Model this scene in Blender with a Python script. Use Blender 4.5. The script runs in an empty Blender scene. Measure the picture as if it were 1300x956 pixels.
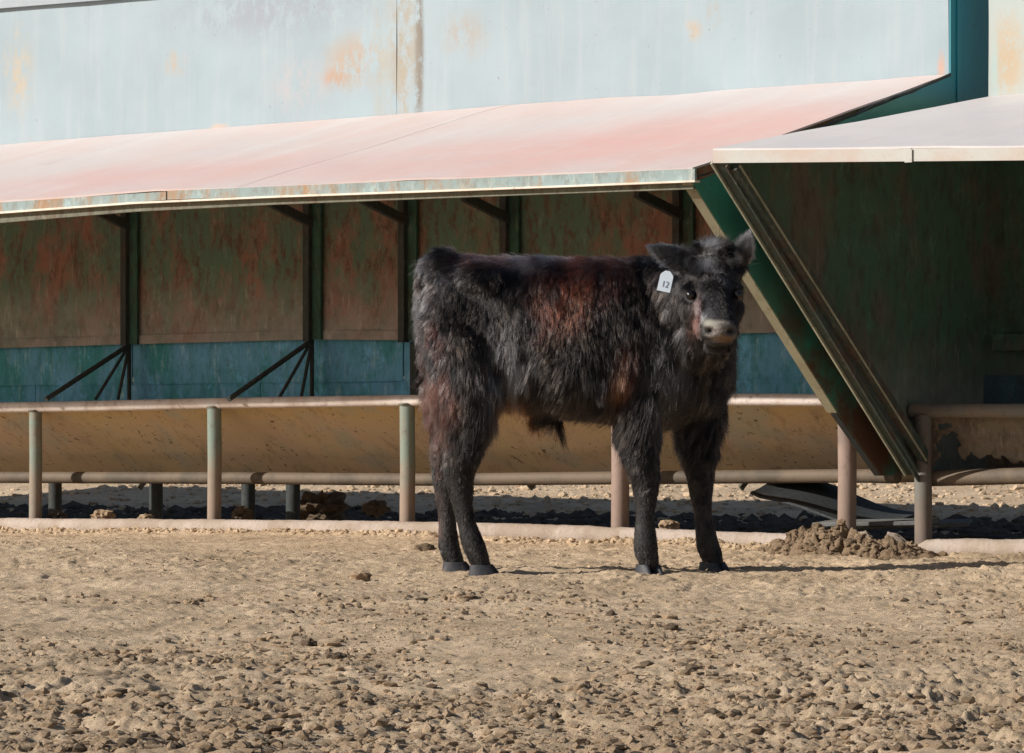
import bpy, bmesh, math, random
import numpy as np
from mathutils import Vector, Matrix, noise as mnoise
from mathutils.kdtree import KDTree
random.seed(7); rng = np.random.default_rng(7)

# ------------------------------------------------------------------ camera, sky, sun, exposure
F = 4531.0; H = 0.66; CX = 650.0; HY = 500.0        # focal length in photo pixels, eye height, centre column, horizon row
Z0 = 16.3; TH = math.atan(F / 5400.0)               # the line of posts: distance and turn
S = bpy.context.scene
C = bpy.data.collections.new("place"); S.collection.children.link(C)
cam = bpy.data.cameras.new("camera"); cam.sensor_width = 36; cam.lens = F / 1300 * 36
cam.shift_y = (HY - 478) / 1300; cam.clip_end = 3000; cam.clip_start = .1
co = bpy.data.objects.new("camera", cam); S.collection.objects.link(co)
co.location = (0, 0, H); co.rotation_euler = (math.radians(90), 0, 0); S.camera = co

SUN_EL = math.radians(28.0)
sdir = Vector((-.965, -.262)).normalized()           # horizontal direction towards the sun
W = bpy.data.worlds.new("World"); S.world = W; W.use_nodes = True
wn = W.node_tree; bg = wn.nodes["Background"]
sky = wn.nodes.new("ShaderNodeTexSky"); sky.sky_type = 'NISHITA'; sky.sun_disc = False
sky.sun_elevation = SUN_EL; sky.sun_rotation = math.atan2(sdir.x, sdir.y)
wn.links.new(sky.outputs[0], bg.inputs[0]); bg.inputs[1].default_value = .062
sl = bpy.data.lights.new("sun", 'SUN'); sl.energy = 5.0; sl.angle = math.radians(.5); sl.color = (1, .95, .87)
so = bpy.data.objects.new("sun", sl); S.collection.objects.link(so)
sv = Vector((sdir.x * math.cos(SUN_EL), sdir.y * math.cos(SUN_EL), math.sin(SUN_EL)))
so.rotation_euler = sv.to_track_quat('Z', 'Y').to_euler()
S.view_settings.view_transform = 'Standard'; S.view_settings.look = 'None'
S.view_settings.exposure = 0.08; S.view_settings.gamma = 1
S.cycles.use_denoising = True
S.cycles.denoising_input_passes = 'RGB_ALBEDO_NORMAL'; S.cycles.denoising_prefilter = 'NONE'
S.cycles.max_bounces = 6; S.cycles.transparent_max_bounces = 4

# ------------------------------------------------------------------ where a thing seen in the photo stands
sT, cT = math.sin(TH), math.cos(TH)
def ray(px, py): return (px - CX) / F, (HY - py) / F
def P(px, py, Y):                                    # world point at distance Y
    a, b = ray(px, py); return Vector((a * Y, Y, H + b * Y))
def L(px, py, dep):                                  # feeder frame: x along the feeder, y behind the posts
    a, b = ray(px, py)
    t = (dep + Z0 * cT) / (a * sT + cT)
    X, Y = a * t, t - Z0
    return Vector((X * cT - Y * sT, X * sT + Y * cT, H + b * t))
def LE(px, py, xe):                                  # feeder frame, in the cross plane x = xe
    a, b = ray(px, py)
    t = (xe - Z0 * sT) / (a * cT - sT)
    X, Y = a * t, t - Z0
    return Vector((X * cT - Y * sT, X * sT + Y * cT, H + b * t))
def l2w(x, y): return x * cT + y * sT, -x * sT + y * cT + Z0
def w2l(X, Y): return X * cT - (Y - Z0) * sT, X * sT + (Y - Z0) * cT
def pix(X, Y, Z): return CX + F * X / Y, HY - F * (Z - H) / Y

# ------------------------------------------------------------------ helpers
def tag(o, label=None, cat=None, group=None, kind=None):
    if label: o['label'] = label
    if cat: o['category'] = cat
    if group: o['group'] = group
    if kind: o['kind'] = kind
    return o
def empty(name, loc=(0, 0, 0), rz=0):
    o = bpy.data.objects.new(name, None); C.objects.link(o); o.location = loc; o.rotation_euler = (0, 0, rz)
    o.empty_display_size = .1
    return o
def link(name, me, mat, parent=None):
    o = bpy.data.objects.new(name, me); C.objects.link(o)
    if mat: me.materials.append(mat)
    if parent: o.parent = parent
    return o
class MB:
    def __init__(s): s.v = []; s.f = []
    def add(s, v, f):
        n = len(s.v); s.v += [tuple(p) for p in v]; s.f += [tuple(i + n for i in q) for q in f]; return s
    def prism(s, poly, off):                         # polygon swept by an offset vector
        off = Vector(off); n = len(poly); a = [Vector(p) for p in poly]; b = [p + off for p in a]
        return s.add(a + b, [tuple(range(n))[::-1], tuple(range(n, 2 * n))] + [(i, (i + 1) % n, n + (i + 1) % n, n + i) for i in range(n)])
    def box(s, lo, hi):
        x0, y0, z0 = lo; x1, y1, z1 = hi
        return s.prism([(x0, y0, z0), (x1, y0, z0), (x1, y1, z0), (x0, y1, z0)], (0, 0, z1 - z0))
    def bar(s, a, b, w, h, up=(0, 0, 1)):            # rectangular bar from a to b
        a, b = Vector(a), Vector(b); d = (b - a).normalized(); up = Vector(up)
        x = d.cross(up).normalized(); u = x.cross(d)
        q = [a + x * w / 2 * i + u * h / 2 * j for i, j in ((-1, -1), (1, -1), (1, 1), (-1, 1))]
        return s.prism(q, b - a)
    def tube(s, pts, rad, n=14, cap=True, wob=0):
        pts = [Vector(p) for p in pts]; m = len(pts)
        if not hasattr(rad, '__len__'): rad = [rad] * m
        rings = []; base = len(s.v); ref = None
        for i, p in enumerate(pts):
            d = (pts[min(i + 1, m - 1)] - pts[max(i - 1, 0)]).normalized()
            if ref is None: ref = d.orthogonal().normalized()
            ref = (ref - d * ref.dot(d)).normalized(); y = d.cross(ref)
            for k in range(n):
                a = 2 * math.pi * k / n; r = rad[i] * (1 + wob * (random.random() - .5))
                s.v.append(tuple(p + (ref * math.cos(a) + y * math.sin(a)) * r))
        for i in range(m - 1):
            for k in range(n):
                s.f.append((base + i * n + k, base + i * n + (k + 1) % n, base + (i + 1) * n + (k + 1) % n, base + (i + 1) * n + k))
        if cap:
            s.f.append(tuple(base + k for k in range(n))[::-1]); s.f.append(tuple(base + (m - 1) * n + k for k in range(n)))
        return s
    def build(s, name, mat, parent=None, smooth=False, bevel=0, angle=40):
        me = bpy.data.meshes.new(name); me.from_pydata(s.v, [], s.f)
        bm = bmesh.new(); bm.from_mesh(me); bmesh.ops.recalc_face_normals(bm, faces=bm.faces)
        if bevel:
            bmesh.ops.bevel(bm, geom=[e for e in bm.edges if e.calc_face_angle(0) > .6], offset=bevel, segments=1, affect='EDGES')
        bm.to_mesh(me); bm.free()
        if smooth: me.shade_smooth(); me.set_sharp_from_angle(angle=math.radians(angle))
        return link(name, me, mat, parent)
def sheet(name, grid, thick, mat, parent=None, wave=0, seed=0, disp=None):
    """a thin panel: grid[i][j] points, given thickness along its normal, gently buckled"""
    g = [[Vector(p) for p in r] for r in grid]; ni, nj = len(g), len(g[0])
    nrm = (g[1][0] - g[0][0]).cross(g[0][1] - g[0][0]).normalized()
    v = []; f = []
    for i in range(ni):
        for j in range(nj):
            p = g[i][j]; d = mnoise.noise(Vector((p.x * 2.3 + seed, p.y * 2, p.z * 2.9))) * wave + (disp(i, j) if disp else 0)
            v.append(p + nrm * d)
    v += [p - nrm * thick for p in v]; N = ni * nj
    for i in range(ni - 1):
        for j in range(nj - 1):
            a, b, c, d = i * nj + j, (i + 1) * nj + j, (i + 1) * nj + j + 1, i * nj + j + 1
            f.append((a, b, c, d)); f.append((d + N, c + N, b + N, a + N))
    rim = [(i, 0) for i in range(ni)] + [(ni - 1, j) for j in range(1, nj)] + [(i, nj - 1) for i in range(ni - 2, -1, -1)] + [(0, j) for j in range(nj - 2, 0, -1)]
    rim = [i * nj + j for i, j in rim]
    for k in range(len(rim)):
        a, b = rim[k], rim[(k + 1) % len(rim)]; f.append((a, b, b + N, a + N))
    m = MB(); m.add(v, f); return m.build(name, mat, parent, smooth=True, angle=30)
def lerp(a, b, t): return a + (b - a) * t
def poly_at(pl, x):                                  # interpolate a pixel polyline
    for (x0, y0), (x1, y1) in zip(pl, pl[1:]):
        if x <= x1 or (x1, y1) == pl[-1]: return y0 + (y1 - y0) * (x - x0) / (x1 - x0)

# lattice noise for arrays
def _h(ix, iy, iz, seed):
    n = (ix * 374761393 + iy * 668265263 + iz * 2147483647 + seed * 974711) & 0xFFFFFFFF
    n = ((n ^ (n >> 13)) * 1274126177) & 0xFFFFFFFF
    return ((n ^ (n >> 16)) & 0xFFFF) / 65535.0
def vn(x, y, z=None, seed=0):
    x = np.asarray(x, float); y = np.asarray(y, float); z = np.zeros_like(x) if z is None else np.asarray(z, float)
    ix, iy, iz = [np.floor(q).astype(np.int64) for q in (x, y, z)]; fx, fy, fz = x - ix, y - iy, z - iz
    fx, fy, fz = [q * q * (3 - 2 * q) for q in (fx, fy, fz)]
    r = 0
    for a in (0, 1):
        for b in (0, 1):
            for c in (0, 1):
                r = r + _h(ix + a, iy + b, iz + c, seed) * (fx if a else 1 - fx) * (fy if b else 1 - fy) * (fz if c else 1 - fz)
    return r * 2 - 1
def sst(a, b, x): t = np.clip((x - a) / (b - a), 0, 1); return t * t * (3 - 2 * t)

# ------------------------------------------------------------------ materials
class NT:
    def __init__(s, name):
        s.m = bpy.data.materials.new(name); s.m.use_nodes = True; s.t = s.m.node_tree; s.b = s.t.nodes["Principled BSDF"]
        s.co = s.t.nodes.new("ShaderNodeTexCoord").outputs["Object"]
    def n(s, typ, **k):
        o = s.t.nodes.new(typ)
        for a, b in k.items(): setattr(o, a, b)
        return o
    def ln(s, a, b): s.t.links.new(a, b)
    def mapped(s, sc, loc=(0, 0, 0)):
        m = s.n("ShaderNodeMapping"); m.inputs["Scale"].default_value = sc; m.inputs["Location"].default_value = loc
        s.ln(s.co, m.inputs[0]); return m.outputs[0]
    def noise(s, scale, detail=6, rough=.6, sc=(1, 1, 1), dist=0, loc=(0, 0, 0)):
        o = s.n("ShaderNodeTexNoise"); o.inputs["Scale"].default_value = scale; o.inputs["Detail"].default_value = detail
        o.inputs["Roughness"].default_value = rough; o.inputs["Distortion"].default_value = dist
        s.ln(s.mapped(sc, loc), o.inputs["Vector"]); return o.outputs["Fac"]
    def ramp(s, f, a, b, lo=0, hi=1):
        o = s.n("ShaderNodeMapRange"); o.interpolation_type = 'SMOOTHSTEP'
        for i, v in ((1, a), (2, b), (3, lo), (4, hi)): o.inputs[i].default_value = v
        s.ln(f, o.inputs[0]); return o.outputs[0]
    def math(s, op, a, b=0):
        o = s.n("ShaderNodeMath", operation=op)
        for i, v in ((0, a), (1, b)):
            if isinstance(v, (int, float)): o.inputs[i].default_value = v
            else: s.ln(v, o.inputs[i])
        return o.outputs[0]
    def mix(s, f, a, b):
        o = s.n("ShaderNodeMix", data_type='RGBA')
        if isinstance(f, (int, float)): o.inputs[0].default_value = f
        else: s.ln(f, o.inputs[0])
        for i, v in ((6, a), (7, b)):
            if isinstance(v, tuple): o.inputs[i].default_value = (*v, 1)
            else: s.ln(v, o.inputs[i])
        return o.outputs[2]
    def spot(s, c, r):                               # soft mask around a point
        m = s.n("ShaderNodeMapping", vector_type='TEXTURE'); m.inputs["Location"].default_value = c; m.inputs["Scale"].default_value = r
        s.ln(s.co, m.inputs[0]); l = s.n("ShaderNodeVectorMath", operation='LENGTH'); s.ln(m.outputs[0], l.inputs[0])
        return s.ramp(l.outputs["Value"], 1, .15)
    def axis(s, k):
        o = s.n("ShaderNodeSeparateXYZ"); s.ln(s.co, o.inputs[0]); return o.outputs[k]
    def out(s, col, rough=.7, bumps=(), metal=0, spec=.5):
        if isinstance(col, tuple): s.b.inputs["Base Color"].default_value = (*col, 1)
        else: s.ln(col, s.b.inputs["Base Color"])
        if isinstance(rough, (int, float)): s.b.inputs["Roughness"].default_value = rough
        else: s.ln(rough, s.b.inputs["Roughness"])
        s.b.inputs["Metallic"].default_value = metal; s.b.inputs["Specular IOR Level"].default_value = spec
        prev = None
        for h, st, d in bumps:
            b = s.n("ShaderNodeBump"); b.inputs["Strength"].default_value = st; b.inputs["Distance"].default_value = d
            s.ln(h, b.inputs["Height"])
            if prev: s.ln(prev, b.inputs["Normal"])
            prev = b.outputs[0]
        if prev: s.ln(prev, s.b.inputs["Normal"])
        return s.m

def m_wall(name, base, base2, spots=(), streak=.28, dark=()):
    t = NT(name)
    c = t.mix(t.ramp(t.noise(1.6, 6, .6), .35, .68), base, base2)
    st = t.noise(9, 7, .65, (1.6, 1.6, .12))
    c = t.mix(t.math('MULTIPLY', t.ramp(st, .45, .75), streak), c, (.44, .46, .47))
    st2 = t.noise(16, 6, .7, (1, 1, .06), loc=(3, 0, 0))
    c = t.mix(t.math('MULTIPLY', t.ramp(st2, .56, .8), .30), c, tuple(v * .55 for v in base))
    c = t.mix(t.math('MULTIPLY', t.ramp(t.noise(2.3, 8, .7, (1, 1, .5), loc=(7, 0, 2)), .60, .74), .35), c, (.42, .34, .27))
    br = t.ramp(t.noise(9, 12, .8, (1, 1, .6)), .42, .56)
    for p, r, colr, k in spots:
        c = t.mix(t.math('MULTIPLY', t.math('MULTIPLY', t.spot(p, r), br), k), c, colr)
    pit = t.ramp(t.noise(55, 3, .6, (1, 1, .5)), .70, .76)
    c = t.mix(t.math('MULTIPLY', pit, .55), c, (.16, .10, .07))
    return t.out(c, .62, [(t.noise(3, 4, .5), .35, .02), (t.noise(60, 6, .7), .2, .002)])
def m_roof(name, a, b, e, sal=None):
    t = NT(name)
    c = t.mix(t.ramp(t.noise(1.3, 6, .6, (1, .6, 1)), .38, .64), a, b)
    # faint runs of wash water down the slope, skewed by the fall of the sheet
    c = t.mix(t.math('MULTIPLY', t.ramp(t.noise(6, 8, .7, (.9, .10, .1)), .47, .72), .7), c, e)
    c = t.mix(t.math('MULTIPLY', t.ramp(t.noise(14, 8, .7, (1, .12, .1), loc=(2, 1, 0)), .57, .78), .4), c, (.50, .33, .30))
    for p, rr_, k in sal or ():
        c = t.mix(t.math('MULTIPLY', t.math('MULTIPLY', t.spot(p, rr_), t.ramp(t.noise(3, 8, .7), .3, .6, .4, 1)), k), c, (.74, .40, .35))
    c = t.mix(t.ramp(t.noise(70, 3, .6), .72, .77), c, (.22, .13, .10))
    return t.out(c, .55, [(t.noise(2.2, 4, .5), .4, .03), (t.noise(80, 5, .7), .2, .002)])
def m_rusty(name, paint, rust, grey, amount=.5, dust_z=None, scale=3.0, rough=.75, loc=(0, 0, 0), fine=.6):
    t = NT(name)
    n = t.noise(scale, 9, .68, (1, 1, .55), loc=loc)
    c = t.mix(t.ramp(n, .62 - .25 * amount, .80 - .25 * amount), paint, rust)
    c = t.mix(t.math('MULTIPLY', t.ramp(t.noise(scale * 5, 10, .8, (1, 1, .4), loc=(4, 2, 1)), .47, .62), fine), c, tuple(v * .40 for v in rust))
    c = t.mix(t.math('MULTIPLY', t.ramp(t.noise(scale * 2.2, 12, .8, (1, 1, .7), loc=(9, 2, 1)), .54, .62), .6), c, tuple(v * 1.5 for v in paint))
    g = t.math('MULTIPLY', t.ramp(t.noise(scale * 7, 6, .7, (1, 1, .25), loc=(1, 5, 2)), .54, .75), .5)
    if dust_z:
        z = t.axis(2); band = t.ramp(z, dust_z[1], dust_z[0])
        c = t.mix(t.math('MULTIPLY', band, t.ramp(t.noise(7, 6, .7), .3, .65, .35, .95)), c, grey)
        g = t.math('MULTIPLY', g, t.math('ADD', band, .35))
    c = t.mix(g, c, tuple(min(1, v * 1.7) for v in grey))
    return t.out(c, rough, [(t.noise(scale * 12, 8, .7), .4, .004)])
def m_pipe(name, dusty, worn, low=None):
    t = NT(name)
    c = t.mix(t.ramp(t.noise(4, 8, .7), .42, .62), dusty, worn)
    c = t.mix(t.math('MULTIPLY', t.ramp(t.noise(26, 8, .75), .52, .72), .6), c, (.11, .065, .045))
    if low:
        z = t.axis(2); c = t.mix(t.math('MULTIPLY', t.ramp(z, low[1], low[0]), t.ramp(t.noise(9, 6, .7), .25, .6, .4, 1)), c, low[2])
    return t.out(c, .72, [(t.noise(40, 8, .7), .45, .004)])
def m_soil(name, a, b, dk, sc=1.0, bump=.8):
    t = NT(name)
    c = t.mix(t.ramp(t.noise(2.1 * sc, 8, .65), .38, .62), a, b)
    c = t.mix(t.math('MULTIPLY', t.ramp(t.noise(.8 * sc, 7, .7, loc=(4, 4, 0)), .50, .66), .45), c, tuple(v * .55 for v in b))
    c = t.mix(t.math('MULTIPLY', t.ramp(t.noise(34 * sc, 9, .75), .50, .70), .75), c, dk)
    c = t.mix(t.math('MULTIPLY', t.ramp(t.noise(11 * sc, 9, .8, loc=(1, 7, 0)), .52, .66), .5), c, dk)
    c = t.mix(t.math('MULTIPLY', t.ramp(t.noise(70 * sc, 5, .7, loc=(3, 3, 3)), .60, .72), .5), c, tuple(min(1, v * 1.45) for v in a))
    return t.out(c, .95, [(t.noise(45 * sc, 10, .85), bump, .022), (t.noise(200 * sc, 6, .7), bump * .6, .005)], spec=.15)

# ------------------------------------------------------------------ ground
pipe_pl = [(-1000, 655), (0, 669), (250, 671), (500, 674), (650, 677), (780, 682), (900, 687), (1000, 691), (1165, 697), (1500, 698), (2200, 704)]
_k = [L(x, poly_at(pipe_pl, x), -.07) for x in range(-900, 2100, 50)]
_kx = np.array([p.x for p in _k]); _kz = np.array([p.z for p in _k])
def ground_z(X, Y, fine=True):
    lx, ly = X * cT - (Y - Z0) * sT, X * sT + (Y - Z0) * cT
    k = np.interp(lx, _kx, _kz) - .030
    near = sst(-2.4, -.5, ly) * (1 - sst(2.5, 6, ly))
    z = k * near
    z = z + .020 * np.exp(-((ly + .17) / .10) ** 2) * (np.abs(ly) < 2)          # soil drifted against the pipe
    z = z - .035 * sst(.0, .3, ly) * (1 - sst(3., 5., ly))                     # hollow under the trough
    z = z + .18 * sst(5, 16, ly) * (np.abs(X) < 60)
    if fine:
        r = 1 - sst(7.3, 9.6, Y + .5 * vn(X * 1.3, Y * .9, seed=3))            # trodden mud is roughest close by
        r2 = np.clip(vn(X * .8, Y * .5, seed=11) * .7 + .5, .15, 1)
        amp = .0042 + .0050 * r2 + .0060 * r
        under = sst(.05, .3, ly) * (1 - sst(3, 4.5, ly)); amp = amp + .006 * under
        f = (Y < 45) * 1.0
        wx, wy = X + .05 * vn(X * 6, Y * 6, seed=21), Y + .05 * vn(X * 6, Y * 6, seed=22)
        n = 0; a = 1; s = 8.
        for o in range(6):
            q = vn(wx * s, wy * s * .8, seed=o + 31); n = n + a * (np.abs(q) * 1.6 - .5 if o in (1, 3) else q); a *= .68; s *= 1.9
        z = z + amp * n * f + .013 * vn(X * 1.7, Y * 1.3, seed=5) * f
        n2 = np.maximum(.45 * vn(wx * 15, wy * 13, seed=51) + .6 * vn(wx * 38, wy * 31, seed=52) + .55 * np.abs(vn(X * 75, Y * 60, seed=53)) - .42, 0)
        z = z + (.010 + .020 * r) * n2 * f * (.4 + .9 * r2)
    return z
def axis_pts(lo, hi, step, far, g=1.22):
    m = list(np.arange(lo, hi, step)); a = []; d = step; x = lo
    while x > far[0]: d *= g; x -= d; a.append(x)
    b = []; d = step; x = m[-1]
    while x < far[1]: d *= g; x += d; b.append(x)
    return np.array(a[::-1] + m + b)
gx = axis_pts(-2.5, 2.5, .0085, (-1500, 1500), 1.3); gy = axis_pts(6.3, 17.6, .0118, (-800, 2500), 1.05)
GX, GY = np.meshgrid(gx, gy, indexing='ij'); GZ = ground_z(GX, GY)
nx_, ny_ = GX.shape
me = bpy.data.meshes.new("ground"); me.vertices.add(nx_ * ny_)
me.vertices.foreach_set("co", np.stack([GX, GY, GZ], -1).ravel())
idx = np.arange(nx_ * ny_).reshape(nx_, ny_)
q = np.stack([idx[:-1, :-1], idx[1:, :-1], idx[1:, 1:], idx[:-1, 1:]], -1).reshape(-1, 4)
me.loops.add(q.size); me.loops.foreach_set("vertex_index", q.ravel())
me.polygons.add(len(q)); me.polygons.foreach_set("loop_start", np.arange(0, q.size, 4)); me.update(calc_edges=True); me.shade_smooth()
M_soil = m_soil("dry_soil", (.80, .61, .42), (.66, .49, .325), (.22, .145, .085))
ground = link("ground", me, M_soil); tag(ground, "dry trampled feedlot ground of tan soil with dark clods", "ground", kind="structure")

def clods(name, n, place, size, mat, flat=.7, tris=1, seed=1, rough=.22):
    r = np.random.default_rng(seed); bm = bmesh.new(); bmesh.ops.create_icosphere(bm, subdivisions=tris, radius=1)
    bv = np.array([v.co[:] for v in bm.verts]); bf = np.array([[v.index for v in f.verts] for f in bm.faces]); bm.free()
    V = []; Fc = []; k = 0
    for i in range(n):
        p = place(r)
        if p is None: continue
        x, y = p[0], p[1]; s = size(r, x, y)
        jag = 1 + rough * r.standard_normal(len(bv))[:, None].clip(-1.6, 1.6)
        v = bv * jag * np.array([s * r.uniform(.8, 1.5), s * r.uniform(.8, 1.5), s * flat * r.uniform(.7, 1.2)])
        a = r.uniform(0, 6.28); R = np.array([[math.cos(a), -math.sin(a), 0], [math.sin(a), math.cos(a), 0], [0, 0, 1]])
        v = v @ R.T
        z = p[2] if len(p) > 2 else float(ground_z(np.array(x), np.array(y)))
        v += np.array([x, y, z + s * flat * .1]); V.append(v); Fc.append(bf + k); k += len(bv)
    me = bpy.data.meshes.new(name); me.from_pydata(np.concatenate(V).tolist(), [], np.concatenate(Fc).tolist())
    return link(name, me, mat)
M_clod = m_soil("clod_soil", (.64, .47, .315), (.50, .36, .235), (.17, .12, .08), 1.3)
M_clod_dark = m_soil("damp_clod_soil", (.28, .20, .135), (.19, .14, .095), (.05, .035, .025), 1.3)
def pl_front(r):
    Y = 6.5 + 5.2 * r.random() ** 1.7
    X = r.uniform(-.155, .155) * Y
    if vn(X * 1.9, Y * 1.1, seed=78) < r.uniform(-.7, .45) - .5 * (Y < 7.8): return None
    return X, Y
def pl_all(r):
    Y = r.uniform(7, 16.3); X = r.uniform(-.155, .155) * Y
    if w2l(X, Y)[1] > -.2: return None
    if vn(X * 1.4, Y * .9, seed=77) < r.uniform(-.6, .5): return None
    return X, Y
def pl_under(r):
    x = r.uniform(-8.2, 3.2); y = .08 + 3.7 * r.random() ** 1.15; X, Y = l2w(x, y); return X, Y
sz = lambda a, b, p=2.5: (lambda r, x, y: a + (b - a) * r.random() ** p)
tag(clods("soil_crumbs", 20000, pl_front, sz(.002, .016, 4.0), M_clod, .75, seed=3), "loose crumbs of trampled soil in the foreground", "soil", kind="stuff")
tag(clods("dark_soil_crumbs", 1600, pl_front, sz(.003, .017, 3.6), M_clod_dark, .7, seed=4), "dark damp crumbs of soil in the foreground", "soil", kind="stuff")
tag(clods("scattered_crumbs", 14000, pl_all, sz(.002, .009, 3.0), M_soil, .7, seed=5), "small crumbs of soil scattered round the calf", "soil", kind="stuff")
def straw():
    m = MB(); r_ = random.Random(5)
    for i in range(700):
        Y = r_.uniform(6.8, 16); X = r_.uniform(-.155, .155) * Y
        if w2l(X, Y)[1] > -.25: continue
        z = float(ground_z(np.array(X), np.array(Y))) + .004; a = r_.uniform(0, 6.28); l_ = r_.uniform(.01, .045); w_ = r_.uniform(.0008, .0018)
        d = Vector((math.cos(a) * l_, math.sin(a) * l_, r_.uniform(-.003, .006))); m.bar((X, Y, z), Vector((X, Y, z)) + d, w_ * 2, w_)
    return m.build("straw_flecks", m_soil("straw", (.70, .56, .34), (.60, .45, .26), (.4, .3, .18)))
tag(straw(), "short pale straw flecks strewn over the soil", "straw", kind="stuff")
M_stone = m_soil("shade_dark_stone", (.17, .14, .115), (.10, .085, .075), (.06, .05, .045), 1.6)  # stone tone darkened to deepen the shade under the trough
tag(clods("gravel", 14000, pl_under, sz(.010, .05, 2.4), M_stone, .75, seed=6), "grey rubble and gravel under the trough, toned dark for shade", "gravel", kind="stuff")
def pl_far(r):
    x = r.uniform(-9, 7); y = r.uniform(3.2, 11); X, Y = l2w(x, y); return X, Y
tag(clods("far_crumbs", 6500, pl_far, sz(.008, .036, 2.6), M_soil, .7, seed=16), "sunlit lumps of soil beyond the feeders", "soil", kind="stuff")

# ------------------------------------------------------------------ left feeder
def frame_empty(name): return empty(name, (0, Z0, 0), -TH)
left = frame_empty("feeder")
tag(left, "long cattle feeder with pale blue wall, faded pink roof and tan trough behind calf", "feeder")
xE = L(1118, 603, -.01).x                            # the cross plane of its right end
tip = LE(880, 228, xE); joint = LE(1205, 97, xE); dW = joint.y; dF = tip.y
wall_joint = [(-900, 245), (0, 185), (250, 167), (500, 147), (650, 135), (900, 118), (1205, 97)]
M_wall = m_wall("pale_blue_paint", (.315, .390, .432), (.28, .348, .39), [
    (L(426, 99, dW), (.13, .3, .08), (.42, .22, .12), .9), (L(450, 78, dW), (.30, .3, .20), (.38,.29,.22), .9),
    (L(225, 80, dW), (.16, .3, .09), (.43,.32,.23), .95), (L(22, 90, dW), (.17, .3, .32), (.46, .36, .24), .8),
    (L(590, 45, dW), (.22, .3, .17), (.36, .29, .24), .6), (L(905, 20, dW), (.06, .3, .12), (.36, .30, .24), .6), (L(880, 38, dW), (.07, .3, .07), (.44,.33,.23), .8),
    (L(280, 162, dW), (.10, .3, .03), (.60, .38, .25), .7), (L(1195, 90, dW), (.03, .3, .12), (.50, .28, .2), .8),
    (L(380, 110, dW), (.30, .3, .20), (.46,.38,.37), .5),
    (L(532, 60, dW), (.045, .3, .7), (.17, .15, .13), 1.2), (L(512, 60, dW), (.14, .3, .8), (.33,.28,.21), .9),
    (L(485, 60, dW), (.09, .3, .8), (.36,.33,.27), .6), (L(350, 10, dW), (1.1, .3, .22), (.27, .30, .35), .9)])
zt = 2.78
def wall_piece(x0p, x1p, name="wall_panel", lift=0.0):
    xs = [lerp(x0p, x1p, i / 14) for i in range(15)]
    g = []
    for xp in xs:
        b = L(xp, poly_at(wall_joint, xp), dW - lift); g.append([Vector((b.x, dW - lift, lerp(b.z - .02, zt, j / 8))) for j in range(9)])
    g[-1] = [Vector((min(p.x, xE - .002), p.y, p.z)) for p in g[-1]]
    return sheet(name, g, .02, M_wall, left, wave=.006, seed=x0p * .01)
wall_piece(-900, -280); wall_piece(-279, 503.2); wall_piece(504.4, 1206)
# top lap, its lower edge crosses the upper left corner
M_lap = m_wall("grey_lap_paint", (.34, .37, .41), (.28, .32, .36))
a, b = L(-600, 60, dW - .02), L(330, -16, dW - .02)
MB().prism([a, b, Vector((b.x, b.y, zt + .05)), Vector((a.x, a.y, zt + .05))], (0, -.012, 0)).build("top_lap", M_lap, left)
# roof: two sheets lapped at column 500
fas_top = [(-900, 318), (0, 257), (212, 243), (650, 225), (880, 215)]
M_roof = m_roof("faded_pink_roof_paint", (.68, .54, .50), (.66, .58, .56), (.70, .66, .64), [(L(640, 205, -.9), (1.7, .9, .6), .5), (L(200, 225, -.9), (1.5, .7, .6), .5), (L(900, 160, -.5), (1.2, .9, .6), .6)])
def roof_piece(u0, u1, lift, nu=20, nv=12):
    g = []
    for i in range(nu + 1):
        t = lerp(u0, u1, i / nu)
        xa = lerp(L(-900, 195, dW).x, xE - .002, t)                # same length coordinate on both edges
        # pixel rows: find columns on each edge that carry this x
        def col(pl, dep, x):
            lo, hi = -1500, 1400
            for _ in range(40):
                m = (lo + hi) / 2
                if L(m, 200, dep).x < x: lo = m
                else: hi = m
            return L(m, poly_at(pl, m), dep)
        B = col(wall_joint, dW, xa); A = col(fas_top, dF, xa)
        g.append([Vector((xa, lerp(A.y, B.y, j / nv), lerp(A.z, B.z, j / nv) + lift)) for j in range(nv + 1)])
    return sheet("roof_sheet", g[::-1], .008, M_roof, left, wave=.010, seed=1.3)
xr = (L(640, 150, dW).x - L(-900, 195, dW).x) / (xE - L(-900, 195, dW).x)
roof_piece(0, xr + .002, .0004); roof_piece(xr, 1, -.0004)
# fascia
M_fas = m_rusty("grey_green_fascia", (.26, .33, .33), (.36, .20, .10), (.35, .33, .28), .55, scale=5, fine=.35)
M_board = m_rusty("dirty_board", (.15, .15, .11), (.13, .08, .05), (.28, .25, .2), .5, scale=5)
M_trim = m_pipe("pale_trim", (.80, .70, .60), (.70, .58, .48))
fas_mid = [(-900, 331), (0, 269), (212, 253.5), (650, 238), (880, 229)]
fas_bot = [(-900, 346), (0, 283), (212, 265), (650, 248), (880, 240)]
def strip(pa, pb, x0, x1, dep, th, name, mat, n=10, wob=0):
    m = MB()
    for i in range(n):
        a, b = lerp(x0, x1, i / n), lerp(x0, x1, (i + 1) / n)
        w = [dep + wob * math.sin(3.1 * q * .03) for q in (a, b)]
        m.prism([L(a, poly_at(pa, a), w[0]), L(b, poly_at(pa, b), w[1]), L(b, poly_at(pb, b), w[1]), L(a, poly_at(pb, a), w[0])], (0, th, 0))
    return m.build(name, mat, left)
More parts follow.
